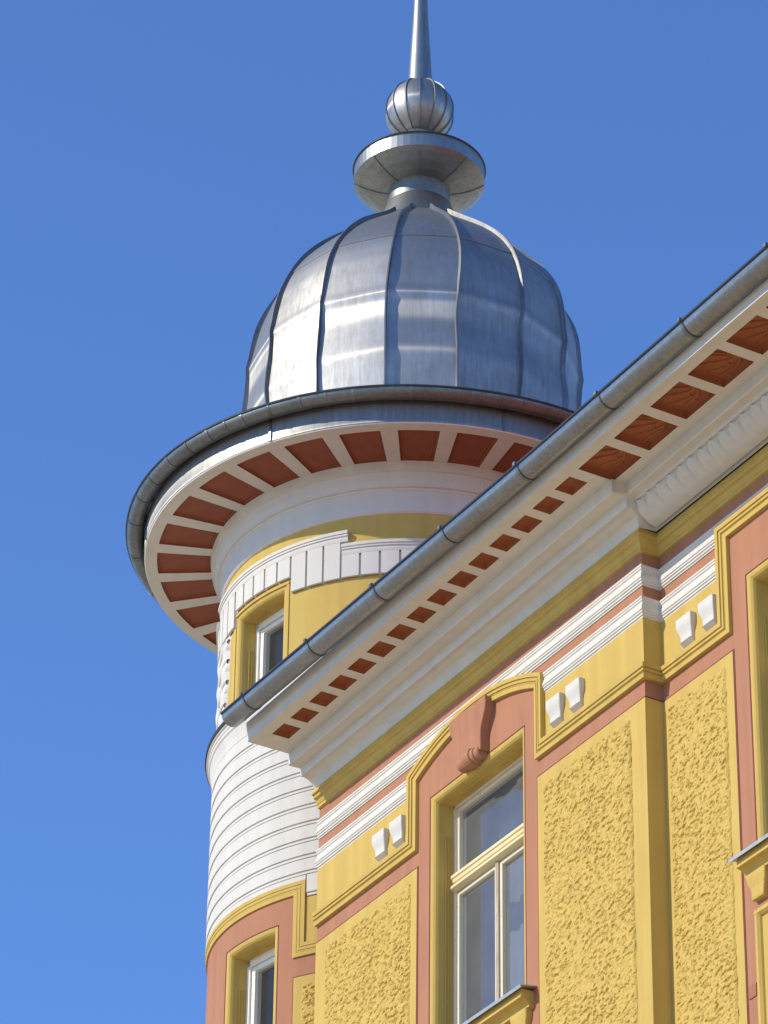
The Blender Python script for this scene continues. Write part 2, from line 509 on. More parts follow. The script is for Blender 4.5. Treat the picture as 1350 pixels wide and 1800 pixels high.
def step_sweep(mb, prof, prof2=None, smooth=False, mx=0.12):
    """moulding that runs along the bay, round the step and along the recess"""
    p2 = prof2 or prof
    def X(d): return XS+min(d, mx) if d <= mx else XS+mx+0.15*(d-mx)
    n = 8
    rows = [[CORN(u, v, d) for d, v in prof] for u in lin(XL, XS, n)[:-1]]
    rows.append([(X(d), CORN(XS, v, d)[1], v) for d, v in prof])
    rows.append([(X(d2), YS-d2-(sk(XS)*min(1, d2/0.3) if d2 > 0.1 else 0), v2) for d2, v2 in p2])
    for u in lin(XS, XE, 10)[1:]:
        rows.append([(u, YS-d2-(sk(u)*min(1, d2/0.3) if d2 > 0.1 else 0), v2) for d2, v2 in p2])
    mb.grid(rows, smooth)
    mb.ngon(rows[0]+[(XL, 0.1, prof[-1][1]), (XL, 0.1, prof[0][1])])
ov = arc_prof(0.136, 15.86, 0.047, 15.786, -0.014, 8)
pa = [(0.276, ZS+0.004), (0.276, 15.926), (0.268, 15.921), (0.176, 15.923), (0.171, 15.916), (0.171, 15.862), (0.167, 15.858)]+ov
pb = [(0.300, ZS+0.004), (0.300, 15.945), (0.292, 15.940), (0.245, 15.940), (0.240, 15.935), (0.240, 15.925), (0.236, 15.920)]+arc_prof(0.15, 15.92, 0.06, 15.786, 0.0, 8)
mb = MB(); step_sweep(mb, pa, pb)
mb.build('cornice', 'white', bld)
yel = [(0.047, 15.786), (0.058, 15.764), (0.074, 15.728), (0.058, 15.722), (0.055, 15.700), (0.038, 15.694), (0.024, 15.660), (0.019, 15.657), (0.019, 15.632), (0.0, 15.628)]
mb = MB(); step_sweep(mb, yel)
mb.build('cornice_moulding', 'yellow', bld)
# leaf cushion under the eaves of the recess
mb = MB()
nu, nv = 420, 16
rows = []
u0 = XS+0.10
for i in range(nu+1):
    u = u0+(6.2-u0)*i/nu
    row = []
    for j in range(nv+1):
        t = j/nv
        v = 15.93-t*0.142
        d = 0.212-0.115*t + 0.045*math.sin(PI*min(1, t*1.02))
        ph = (u-u0)/0.121
        fr = ph-math.floor(ph)-0.5
        leaf = max(0, 1-(abs(fr)/(0.46-0.16*max(0, t-0.55)/0.45))**2.5)
        d += 0.013*leaf*math.sin(PI*min(1, 0.15+t*0.8)) + 0.007*math.exp(-(fr/0.06)**2)*(0.3 < t < 0.8) - 0.014*math.exp(-((abs(fr)-0.5)/0.07)**2)*(t > 0.22)
        kn = math.exp(-((fr)/0.15)**2-((t-0.20)/0.075)**2)
        d += 0.020*kn
        if j == 0: d -= 0.03
        if j == nv: d = 0.052
        row.append((u, YS-d-sk(u)*0.7, v))
    rows.append(row)
mb.grid(rows, True)
mb.build('leaf_moulding', 'white', bld)

# --- string courses
def white_band(zt, zb):
    return [(0.0, zt), (0.034, zt), (0.034, zt-0.014), (0.027, zt-0.017), (0.027, zt-0.031), (0.018, zt-0.035), (0.018, zt-0.046)] + \
        [(0.020+0.022*math.sin(PI/2*i/5), zt-0.050-(zt-zb-0.098)*i/5) for i in range(6)] + \
        [(0.033, zb+0.044), (0.033, zb+0.032), (0.022, zb+0.028), (0.022, zb+0.014), (0.010, zb+0.011), (0.010, zb), (0, zb)]
def run(mbx, prof, a, b, r0, r1):
    """straight run a-b on the bay, then, if r0, round the step and on to r1"""
    if b < XS: hsweep(mbx, BAY, a, b, prof); return
    rows = [[BAY(a, v, d) for d, v in prof], [(XS+d, -d, v) for d, v in prof], [(XS+d, YS-d, v) for d, v in prof], [REC(r1, v, d) for d, v in prof]]
    mbx.grid(rows); mbx.ngon(rows[0]); mbx.ngon(rows[-1][::-1])
w1, w2 = [[(d*0.68, z) for d, z in w_] for w_ in (white_band(15.523, 15.374), white_band(15.280, 15.128))]
FW = 0.885
mb = MB(); run(mb, w1, XL, XS, 0, 8.0); mb.build('string_course', 'white', bld)
def pieces(name, prof, m):
    mb = MB(); run(mb, prof, XL, -FW, 0, 0); mb.build(name, m, bld)
    mb = MB(); run(mb, prof, FW, XS, 0, WR-0.86); mb.build(name, m, bld)
    mb = MB(); hsweep(mb, REC, WR+0.86, 7.2-0.86, prof); mb.build(name, m, bld)
pieces('string_course', w2, 'white')
# yellow frieze fields
fr = [(0.0, 15.129), (0.007, 15.129), (0.007, 14.745), (0.0, 14.745)]
pieces('frieze', fr, 'yellow')

# --- window surrounds (yellow moulded strip)
STRIP = [(0.0, 0.0), (0.0, 0.036), (0.030, 0.040), (0.034, 0.045), (0.035, 0.036), (0.046, 0.036), (0.047, 0.047), (0.062, 0.050), (0.063, 0.040), (0.074, 0.040), (0.075, 0.053), (0.104, 0.056), (0.106, 0.0)]
STRIP = [(o, d*0.78) for o, d in STRIP]
FZ = 14.660
mb = MB()
R = 1.87
def arcp(x): return 15.385-(R-math.sqrt(R*R-x*x))
arcpts = [(x, arcp(x)) for x in lin(-0.78, 0.78, 24)]
psweep(mb, BAY, [(XL, FZ), (-0.78, FZ)]+arcpts+[(0.78, FZ), (XS, FZ)], STRIP, sh1=1)
rows = [[(XS+d, -d, FZ+o) for o, d in STRIP], [(XS+d, YS-d, FZ+o) for o, d in STRIP]]
mb.grid(rows)
mb.build('window_surround', 'yellow', bld)
mb = MB()
iu = WR-0.785
psweep(mb, REC, [(XS, FZ), (iu, FZ), (iu, 15.372), (2*WR-iu, 15.372), (2*WR-iu, FZ), (5.6, FZ)], STRIP, sh0=1)
mb.build('window_surround', 'yellow', bld)
mb = MB()
iu2 = 7.2-0.785
psweep(mb, REC, [(5.6, FZ), (iu2, FZ), (iu2, 15.372), (14.4-iu2, 15.372), (14.4-iu2, FZ), (XE, FZ)], STRIP)
mb.build('window_surround', 'yellow', bld)
# --- yellow wall panels below the frieze, dark red joint, roughcast
PZ = 14.525
def panel(name, runs):
    mb = MB(); mj = MB()
    for prof_out, m_, g_ in ((0.007, mb, 0.0), (0.003, mj, 0.013)):
        p = [(0, PZ+g_), (prof_out, PZ+g_), (prof_out, 4.0-g_), (0, 4.0-g_)]
        for a, b, r1 in runs:
            a2 = a-g_ if a > XL+0.01 else a
            if r1: run(m_, p, a2, XS, 0, r1+g_)
            else: hsweep(m_, BAY if b < XS else REC, a2, b+g_, p)
    mb.build('wall_panel', 'yellow', bld)
    mj.build('panel_joint', 'joint', bld)
panel('wall_panel', [(XL, -0.787, 0)])
panel('wall_panel', [(0.783, XS, 2.868)])
panel('wall_panel', [(2*WR-2.868, 7.2-0.787, 0)])
def smth(x):
    k = min(1.0, max(0.0, x)); return k*k*(3-2*k)
def rough_height(u, v):
    w = noise.noise(Vector((u*6, v*6, 4.0)))
    a = noise.fractal(Vector((u*19+v*10+w*0.9, v*34-u*9, 3.1)), 0.9, 2.0, 3)
    a2 = noise.noise(Vector((u*46+v*22, v*74-u*16+w, 7.7)))
    c = noise.fractal(Vector((u*75, v*90, 1.0)), 1.0, 2.0, 2)
    b = noise.noise(Vector((u*3+7, v*3, 9.0)))
    p = 0.85+0.5*noise.noise(Vector((u*2.3, v*1.9, 21.0)))
    return p*0.0105*smth((a+0.44+0.22*b)*2.7) + 0.0050*smth((a2+0.46)*2.8) + 0.0012*c + 0.003*a
def roughcast(parent, mp, u0, u1, z0, z1, su, amp=1.0, step=0.0085):
    mb = MB()
    nu = max(4, int((u1-u0)*su/step)); nv = int((z1-z0)/step)
    rows = []
    for i in range(nu+1):
        u = u0+(u1-u0)*i/nu
        row = []
        for j in range(nv+1):
            v = z0+(z1-z0)*j/nv
            jag = 0.010*noise.noise(Vector((u*su*14, v*14, 5.0)))
            e = min((u-u0)*su+jag, (u1-u)*su+jag, z1-v+0.01+2*jag, v-z0+0.02)
            k = min(1.0, max(0.0, e/0.014))
            row.append(mp(u, v, 0.0075+amp*k*rough_height(u*su, v)-(0.006 if k == 0 else 0)))
        rows.append(row)
    mb.grid(rows, False)
    return mb.build('roughcast_panel', 'rough', parent)
roughcast(bld, BAY, -2.055, -0.868, 11.7, 14.435, 1)
roughcast(bld, BAY, 0.861, 1.912, 11.7, 14.435, 1)
roughcast(bld, REC, 2.140, 2.788, 11.7, 14.445, 1)
roughcast(bld, REC, 2*WR-2.788, 2*WR-2.140, 11.7, 14.445, 1, step=0.02)

# --- white brackets in the frieze
def bracket(mp, uc):
    mb = MB()
    st = [(15.005, 0.084, 0.054)]
    for i in range(11):
        z = 14.985-0.150*i/10
        st.append((z, 0.084-0.022*sstep(14.955, 14.865, z), 0.054-0.020*sstep(14.960, 14.865, z)))
    st += [(14.828, 0.062, 0.042), (14.802, 0.060, 0.006)]
    rows = [[mp(uc-w, z, 0), mp(uc-w, z, d-0.004), mp(uc-w+0.004, z, d), mp(uc+w-0.004, z, d), mp(uc+w, z, d-0.004), mp(uc+w, z, 0)] for z, w, d in st]
    mb.grid(rows); mb.ngon(rows[0]); mb.ngon(rows[-1][::-1])
    return mb.build('bracket', 'white', bld)
for mp, uc in ((BAY, -1.262), (BAY, -1.018), (BAY, 1.050), (BAY, 1.294), (REC, 2.398), (REC, 2.652), (REC, 2*WR-2.398), (REC, 2*WR-2.652)):
    bracket(mp, uc)

# --- keystone over the bay window
mb = MB()
zs = lin(15.405, 15.02, 14)
rows = []
for z in zs:
    w = 0.158+0.080*sstep(15.15, 15.345, z)
    d = 0.082-0.010*sstep(15.38, 15.18, z)
    rows.append([BAY(-w, z, 0), BAY(-w, z, d-0.005), BAY(-w+0.005, z, d), BAY(w-0.005, z, d), BAY(w, z, d-0.005), BAY(w, z, 0)])
mb.grid(rows); mb.ngon(rows[0]); mb.ngon(rows[-1][::-1])
cx = []
for u, r in ((-0.140, 0.0), (-0.140, 0.050), (-0.132, 0.060), (-0.085, 0.060), (-0.082, 0.070), (-0.045, 0.070), (-0.042, 0.082), (0.042, 0.082), (0.045, 0.070), (0.082, 0.070), (0.085, 0.060), (0.132, 0.060), (0.140, 0.050), (0.140, 0.0)):
    cx.append([BAY(u, 15.022+0.84*r*math.sin(2*PI*k/20), 0.034+r*0.86*math.cos(2*PI*k/20)) for k in range(20)])
mb.grid(cx, False, closed=True)
mb.build('keystone', 'pink', bld)

# --- windows
def reveal(mp, hu, z0, z1, dep, uc, parent, nu=1, usc=1.0, grooves=True):
    """splayed, bull-nosed reveal round an opening; usc: units of u per metre"""
    mb = MB()
    prof = [(0.0, 0.0), (0.014, -0.001), (0.030, -0.006), (0.043, -0.018), (0.050, -0.036), (0.052, -0.06), (0.053, -dep)]
    rows = []
    for o, d in prof:
        ou = o*usc
        ring = [(uc-hu+ou, z) for z in lin(z0, z1-o, 6)]+[(u, z1-o) for u in lin(uc-hu+ou, uc+hu-ou, nu)[1:-1]]+[(uc+hu-ou, z) for z in lin(z1-o, z0, 6)]
        rows.append([mp(u, v, d) for u, v in ring])
    mb.grid(rows, False)
    if grooves:
        for dd in (0.085, 0.107, 0.129):
            if dep < dd+0.02: continue
            e = (0.054)*usc
            for sg in (-1, 1):
                a = uc+sg*(hu-e)
                mb.grid([[mp(a, z, -dd), mp(a-sg*0.007*usc, z, -dd-0.003), mp(a, z, -dd-0.012)] for z in (z0, z1-0.30)])
            for s0, s1 in ((0.20, 0.46), (0.58, 0.84)):
                us = lin(uc-hu+2*hu*s0, uc-hu+2*hu*s1, max(1, nu//3))
                mb.grid([[mp(u, z1-0.054, -dd), mp(u, z1-0.054-0.005, -dd-0.004), mp(u, z1-0.054, -dd-0.010)] for u in us])
    return mb.build('window_reveal', 'yellow', parent)
def dark_edge(mp, hu, z0, z1, uc, parent, nu=1, usc=1.0):
    mb = MB(); w = 0.011*usc
    box(mb, mp, uc-hu-w, uc-hu, z0, z1+0.008, -0.0, 0.003)
    box(mb, mp, uc+hu, uc+hu+w*0.5, z0, z1+0.008, -0.0, 0.003)
    rows = [[mp(u, z, 0.003) for z in (z1, z1+0.008)] for u in lin(uc-hu, uc+hu, nu)]
    mb.grid(rows)
    mb.build('opening_joint', 'joint', parent)

def big_window(mp, uc, parent, dep=0.185):
    F = lambda u, v, d: mp(uc+u, v, d-dep)
    win = MB(); h = HW-0.05
    # fixed outer frame
    for s_ in (-1, 1): box(win, F, min(s_*h, s_*(h-0.022)), max(s_*h, s_*(h-0.022)), ZB, ZT-0.05, -0.05, 0.03, bev=0.003)
    box(win, F, -h, h, ZT-0.066, ZT-0.05, -0.05, 0.03, bev=0.003)
    wo = win.build('window', 'peel', parent)
    fr = MB(); hi = h-0.023
    def sash(a, b, z0, z1, w=0.030):
        for (p, q, r, s_) in ((a, a+w, z0, z1), (b-w, b, z0, z1), (a+w, b-w, z0, z0+w), (a+w, b-w, z1-w, z1)):
            box(fr, F, p, q, r, s_, -0.045, 0.012, bev=0.004)
        m = w*0.72
        return (a+m, b-m, z0+m, z1-m)
    zt0, zt1 = 14.275, 14.405
    panes = [sash(-hi, hi, zt1, ZT-0.067), sash(-hi, -0.018, ZB+0.04, zt0), sash(0.018, hi, ZB+0.04, zt0)]
    fr.build('frame', 'peel', wo)
    tr = MB()
    hsweep(tr, F, -h-0.012, h+0.012, [(-0.04, zt1), (0.050, zt1-0.006), (0.060, zt1-0.012), (0.060, zt1-0.034), (0.050, zt1-0.040), (0.045, zt1-0.062), (0.030, zt1-0.070), (0.028, zt1-0.082), (0.055, zt1-0.088), (0.062, zt1-0.094), (0.062, zt1-0.112), (0.046, zt1-0.122), (-0.04, zt0)])
    tr.build('transom', 'wood', wo)
    ml = MB(); box(ml, F, -0.018, 0.018, ZB+0.02, zt0, -0.03, 0.026, bev=0.004)
    ml.build('mullion', 'oldwood', wo)
    for a, b, c, d in panes:
        g_ = MB(); g_.ngon([F(a, c, -0.018), F(b, c, -0.018), F(b, d, -0.018), F(a, d, -0.018)])
        g_.build('pane', 'glass', wo)
    return wo
M['oldwood'] = mat('weathered bare wood', (0.42, 0.34, 0.24), 0.8, var=0.35, vscale=12, stretch=(8, 8, 0.6))
def room(mp, uc, hu, z0, z1, dep, parent, curtain=True):
    """the dark room seen through the panes"""
    mb = MB(); F = lambda u, v, d: mp(uc+u, v, d-dep)
    a, b, c = hu-0.03, 1.6, 0.055
    mb.ngon([F(-hu, z0-.2, -b), F(hu, z0-.2, -b), F(hu, z1+.1, -b), F(-hu, z1+.1, -b)])
    for s_ in (-1, 1): mb.ngon([F(s_*hu, z0-.2, -b), F(s_*hu, z0-.2, -c), F(s_*hu, z1+.1, -c), F(s_*hu, z1+.1, -b)])
    mb.ngon([F(-hu, z1+.1, -c), F(hu, z1+.1, -c), F(hu, z1+.1, -b), F(-hu, z1+.1, -b)])
    mb.ngon([F(-hu, z0-.2, -c), F(hu, z0-.2, -c), F(hu, z0-.2, -b), F(-hu, z0-.2, -b)])
    mb.build('room_interior', 'dark', parent)
    if curtain:
        cb = MB(); n = 60
        rows = [[F(-hu+0.04+(2*hu-0.08)*i/n, z, -0.34+0.012*math.sin(i*0.9)) for z in (z0-.15, z1+0.09)] for i in range(n+1)]
        cb.grid(rows, True)
        cb.build('curtain', 'curtain', parent)
def sill(mp, uc, parent):
    P = lambda u, v, d: mp(uc+u, v, d)
    zt = 12.985
    s_ = MB()
    rows = [[P(u, z, d) for d, z in ((-0.19, zt+0.045), (0.132, zt), (0.132, zt-0.024), (0.126, zt-0.024), (0.124, zt-0.006), (-0.19, zt+0.036))] for u in (-0.747, 0.747)]
    s_.grid(rows, closed=True); s_.ngon(rows[0]); s_.ngon(rows[1][::-1])
    so = s_.build('window_sill', 'sillmetal', parent)
    b = MB()
    pr = [(0.0, zt-0.007), (0.098, zt-0.007), (0.098, zt-0.052), (0.104, zt-0.054), (0.104, zt-0.068), (0.075, zt-0.074)]+arc_prof(0.075, zt-0.074, 0.04, zt-0.112, -0.008, 6)+[(0.040, zt-0.122), (0, zt-0.124)]
    hsweep(b, P, -0.705, 0.705, pr, 1)
    b.build('sill_moulding', 'yellow', so)
    for sg in (-1, 1):
        c = MB(); rows = []
        for z, w, d in ((zt-0.120, 0.098, 0.052), (zt-0.150, 0.098, 0.052), (zt-0.185, 0.090, 0.046), (zt-0.215, 0.074, 0.040), (zt-0.245, 0.066, 0.040), (zt-0.285, 0.064, 0.042), (zt-0.298, 0.060, 0.038), (zt-0.306, 0.05, 0.02)):
            m_ = sg*0.585
            rows.append([P(m_-w, z, 0), P(m_-w, z, d-.006), P(m_-w+.006, z, d), P(m_+w-.006, z, d), P(m_+w, z, d-.006), P(m_+w, z, 0)])
        c.grid(rows); c.ngon(rows[0]); c.ngon(rows[-1][::-1])
        c.build('console', 'yellow', so)
    a = MB()
    psweep(a, P, [(-0.64, 12.62), (0.64, 12.62), (0.64, 11.6), (-0.64, 11.6), (-0.64, 12.62)], [(0, 0), (0, 0.03), (-0.03, 0.036), (-0.045, 0.02), (-0.05, 0.005)])
    a.ngon([P(-0.62, 11.62, 0.006), P(0.62, 11.62, 0.006), P(0.62, 12.60, 0.006), P(-0.62, 12.60, 0.006)])
    a.build('apron_panel', 'yellow', parent)
for mp, uc in ((BAY, WB), (REC, WR), (REC, 7.2)):
    wo = big_window(mp, uc, bld)
    reveal(mp, HW, ZB, ZT, 0.24, uc, wo)
    dark_edge(mp, HW, ZB, ZT, uc, wo)
    room(mp, uc, HW, ZB, ZT, 0.20, wo)
    sill(mp, uc, bld)
# small perforated vent plate in the pink strip left of the right-hand window
mb = MB(); box(mb, REC, 2.895, 2.972, 12.08, 12.165, 0.0, 0.008, bev=0.002)
v_ = mb.build('ventilation_grille', 'pink', bld)
mb = MB()
for i in range(5):
    for j in range(5):
        a, b = 2.904+i*0.0148, 12.09+j*0.0155
        mb.ngon([REC(a+0.0035*math.cos(2*PI*k/6), b+0.0035*math.sin(2*PI*k/6), 0.0085) for k in range(6)])
mb.build('grille_holes', 'joint', v_)

# --- rain gutter along the eaves
def gut(u): return (-0.757-0.0*u, 16.198-0.0135*min(max((u+2.2), 0), 3.8)+0.006*max(0, u-1.9))
def gut_ring(u, r, lo=-200, hi=20, n=16):
    y, z = gut(u)
    return [(u, y+r*math.cos(R_(lo+(hi-lo)*k/n)), z+r*math.sin(R_(lo+(hi-lo)*k/n))) for k in range(n+1)]
mb = MB()
us = lin(-2.225, XE, 60)
mb.grid([gut_ring(u, 0.085, -180, 0) for u in us], True)
mb.grid([gut_ring(u, 0.080, -180, 0) for u in us], True)
bead = [(u, gut(u)[0]-0.085, gut(u)[1]+0.004) for u in us]
gt = mb.build('rain_gutter', 'galv', bld)
mb = MB(); tube(mb, bead, 0.0125, 8); mb.build('gutter_bead', 'flash', gt)
for u in (-2.225, XE):
    mb = MB(); mb.ngon(gut_ring(u, 0.0845, -180, 0)); mb.build('end_cap', 'gutter_old', gt)
for u in (-1.908, -0.955, -0.024, 0.90, 1.86, 2.845, 3.805, 4.744, 5.7, 6.65, 7.6, 8.5):
    mb = MB()
    mb.grid([gut_ring(u+e, 0.0875, -185, -5) for e in (-0.013, 0.013)])
    for e in (-0.013, 0.013):
        mb.grid([gut_ring(u+e, 0.0875, -185, -5), gut_ring(u+e, 0.084, -185, -5)])
    y, z = gut(u)
    box(mb, lambda a, b, c: (a, -c, b), u-0.014, u+0.014, z-0.004, z+0.022, -y+0.080, -y+0.108)
    mb.build('gutter_clip', 'gutter_old', gt)
    mb = MB()
    mb.grid([gut_ring(u+0.017+e, 0.0865, -180, -2) for e in (0, 0.008)])
    mb.build('solder_seam', 'flash', gt)

# ------------------------------------------------------------------ TURRET
tur = empty('corner_turret', 'round white and yellow corner turret under a ribbed zinc onion dome with a spike', 'turret')
LO, UP = cyl(1.545), cyl(1.53)
A0, A1 = -230, 60                      # range of angles built in detail
LC, LH = -81.0, 11.65                  # lower window
UC, UH = -82.5, 12.5                   # upper window
LZT, UZT = 15.0, 17.985
def cyl_wall(mb, mp, a0, a1, z0, z1, hole=None, n=120):
    def q(u0, u1, v0, v1):
        k = max(1, int(abs(u1-u0)/2.5))
        mb.grid([[mp(u, v0, 0), mp(u, v1, 0)] for u in lin(u0, u1, k)], True)
    if not hole: q(a0, a1, z0, z1); return
    h0, h1, k0, k1 = hole
    q(a0, h0, z0, z1); q(h1, a1, z0, z1); q(h0, h1, z0, k0); q(h0, h1, k1, z1)
mb = MB(); cyl_wall(mb, LO, A0, 130, 0, 16.9, (LC-LH, LC+LH, 13.98, LZT))
mb.build('lower_wall', 'pink', tur)
mb = MB(); cyl_wall(mb, UP, A0, 130, 16.8, 18.9, (UC-UH, UC+UH, 16.95, UZT))
mb.build('upper_wall', 'yellow', tur)
# rusticated white courses
lv = [16.776, 16.633, 16.487, 16.348, 16.208, 16.063, 15.915, 15.770, 15.627, 15.490, 15.354]
def course(zt, zb): return [(0.0, zt+0.001), (0.016, zt-0.002), (0.020, zt-0.006), (0.020, zb+0.036), (0.010, zb+0.035), (0.010, zb+0.011), (-0.002, zb+0.009), (-0.002, zb)]
mb = MB()
SA = -60.0
for a, b in zip(lv[:-1], lv[1:]): hsweep(mb, LO, A0, 40, course(a, b), 110)
hsweep(mb, LO, A0, SA, [(0.0, 15.354), (0.020, 15.350), (0.020, 15.30), (0, 15.30)], 80)
hsweep(mb, LO, SA+0.4, 40, course(15.354, 15.168), 50)
mb.build('rustication', 'white', tur)
# cap moulding with black flashing
mb = MB()
hsweep(mb, LO, A0, 60, [(0.0, 17.03), (0.07, 17.00), (0.072, 16.965), (0.058, 16.955), (0.058, 16.935), (0.052, 16.930), (0.050, 16.905), (0.040, 16.895), (0.034, 16.87), (0.026, 16.835), (0.021, 16.795), (0.020, 16.775), (0, 16.775)], 110)
cp = mb.build('cap_moulding', 'white', tur)
mb = MB()
hsweep(mb, LO, A0, 60, [(-0.03, 17.06), (0.080, 17.012), (0.082, 16.978), (0.076, 16.978), (0.074, 17.002), (-0.03, 17.048)], 110)
mb.build('flashing', 'flash', cp)
# yellow strip round the lower window
SG = 1/(1.545*PI/180)                   # degrees per metre
mb = MB()
STRIP_T = [(o, d*0.5) for o, d in STRIP]
zi = 15.208
hsweep(mb, LO, A0, SA, [(0, zi)]+[(d, zi+o) for o, d in STRIP_T[1:-1]]+[(0, zi+0.106)], 90)
mb2 = mb
rows = []
ui = SA-0.105*SG
for k_, (u, v, mu, mv) in enumerate(((ui, zi, 1, 1), (ui, FZ+0.03, 1, 1), (-54.0, FZ+0.03, 0, 1))):
    rows.append([LO(u+(o*SG if mu else 0), v+o*mv, d) for o, d in STRIP_T])
mb.grid(rows[:2]); mb.ngon(rows[0])
sub = [[tuple(LO(ui+o*SG+(-54.0-ui-o*SG)*t, FZ+0.03+o, d)) for o, d in STRIP_T] for t in lin(0, 1, 5)]
mb.grid(sub)
mb.build('window_surround', 'yellow', tur)
mb = MB()
hsweep(mb, LO, SA, 10, [(0, 15.168), (0.007, 15.168), (0.007, FZ+0.1), (0, FZ+0.1)], 24)
mb.build('frieze', 'yellow', tur)
mb = MB(); hsweep(mb, LO, -63.4, 10, [(0, PZ), (0.007, PZ), (0.007, 6), (0, 6)], 24); mb.build('wall_panel', 'yellow', tur)
mb = MB(); hsweep(mb, LO, -63.75, 10, [(0, PZ+0.01), (0.003, PZ+0.01), (0.003, 6), (0, 6)], 24); mb.build('panel_joint', 'joint', tur)
roughcast(tur, LO, -60.6, -48.0, 13.0, 14.455, 1/SG)
# windows of the turret
def small_window(mp, ang, hu_deg, r, z0, z1, parent):
    usc = 1/(r*PI/180)
    F0 = tang(r-0.20, ang)
    hu = math.sin(R_(hu_deg))*(r-0.17)
    wn_ = MB()
    h = hu-0.036
    for s_ in (-1, 1): box(wn_, F0, min(s_*(h+0.03), s_*(h-0.040)), max(s_*(h+0.03), s_*(h-0.040)), z0, z1-0.03, -0.06, 0.03, bev=0.003)
    box(wn_, F0, -h, h, z1-0.105, z1-0.02, -0.06, 0.03, bev=0.003)
    wo = wn_.build('window', 'newframe', parent)
    fr = MB(); a = h-0.044; w = 0.040; zt = z1-0.110
    for (p, q, s_, t) in ((-a, -a+w, z0+.16, zt), (a-w, a, z0+.16, zt), (-a+w, a-w, z0+.16, z0+.20), (-a+w, a-w, zt-w, zt)):
        box(fr, F0, p, q, s_, t, -0.05, 0.012, bev=0.004)
    fr.build('frame', 'newframe', wo)
    bt = MB(); box(bt, F0, -h, h, z0+0.06, z0+0.155, -0.06, 0.034, bev=0.003); bt.build('bottom_rail', 'newframe', wo)
    g_ = MB(); g_.ngon([F0(-a+.03, z0+.18, -0.02), F0(a-.03, z0+.18, -0.02), F0(a-.03, zt-.03, -0.02), F0(-a+.03, zt-.03, -0.02)])
    g_.build('pane', 'newglass', wo)
    reveal(mp, hu_deg, z0, z1, 0.235, ang, wo, nu=12, usc=usc)
    room(F0, 0, hu+0.05, z0, z1, 0.0, wo, curtain=False)
    return wo
lw = small_window(LO, LC, LH, 1.545, 14.06, LZT, tur)
dark_edge(LO, LH, 13.98, LZT, LC, lw, 12, SG)
uw = small_window(UP, UC, UH, 1.53, 16.97, UZT, tur)
mb = MB(); box(mb, LO, LC-LH-2, LC+LH+2, 14.00, 14.07, -0.2, 0.05, 8); mb.build('window_sill', 'newframe', tur)
SU = 1/(1.53*PI/180)
# thin raised edge round the upper window
mb = MB()
for e0, e1 in ((UC-UH-1.6, UC-UH), (UC+UH, UC+UH+1.0)):
    box(mb, UP, e0, e1, 17.03, UZT+0.012, 0.0, 0.008, 2)
hsweep(mb, UP, UC-UH-1.6, UC+UH+1.0, [(0, UZT+0.024), (0.012, UZT+0.024), (0.012, UZT), (0, UZT)], 14)
mb.build('window_surround', 'yellow', tur)
# dentils under the white hood
def dentil(a0, a1, z0, z1, dd=0.027):
    mb = MB(); us = lin(a0, a1, 3); rows = []
    for u in us:
        rows.append([UP(u, v, d) for d, v in ((0, z0), (dd-0.004, z0), (dd, z0+0.004), (dd, z1), (0, z1))])
    mb.grid(rows); mb.ngon(rows[0]); mb.ngon(rows[-1][::-1])
    return mb.build('dentil', 'white', tur)
gp = 0.34
aa = -68.1
for i in range(3): dentil(aa+i*5.62+gp, aa+(i+1)*5.62-gp, 17.888, 18.216)
for i in range(7): dentil(-51.3+i*5.85+gp, -51.3+(i+1)*5.85-gp, 17.890, 18.093)
n_ = 5
for i in range(n_):
    w_ = 26.4/n_
    dentil(-68.1-(i+1)*w_+gp, -68.1-i*w_-gp, 18.030, 18.216)
for i in range(3): dentil(-94.9-(i+1)*5.6+gp, -94.9-i*5.6-gp, 17.90, 18.216)
for i in range(5): dentil(-112-(i+1)*5.8+gp, -112-i*5.8-gp, 17.89, 18.093)
HOOD = [(0, 0.128), (0.046, 0.125), (0.046, 0.098), (0.039, 0.095), (0.039, 0.078), (0.031, 0.074), (0.031, 0.050), (0.030, 0.046), (0.028, 0.032), (0, 0.032)]
mb = MB()
zh0, zh1 = 18.185, 18.062
hsweep(mb, UP, -111.5, -51.4+2.2, [(d, zh0+o) for d, o in HOOD], 26)
hsweep(mb, UP, -51.0, 20, [(d*0.985, zh1+o) for d, o in HOOD], 30)
hsweep(mb, UP, A0, -111.5, [(d, zh1+o) for d, o in HOOD], 40)
# plain white field behind the dentils
for a, b, z0, z1 in ((-68.1, -51.2, 17.888, 18.21), (-51.2, 20, 17.89, 18.09), (-94.9, -68.1, 18.03, 18.21), (-111.7, -94.9, 17.90, 18.21), (A0, -111.7, 17.89, 18.09)):
    hsweep(mb, UP, a, b, [(0, z1), (0.006, z1), (0.006, z0), (0, z0)], max(4, int((b-a)/2.5)))
mb.build('hood_moulding', 'white', tur)
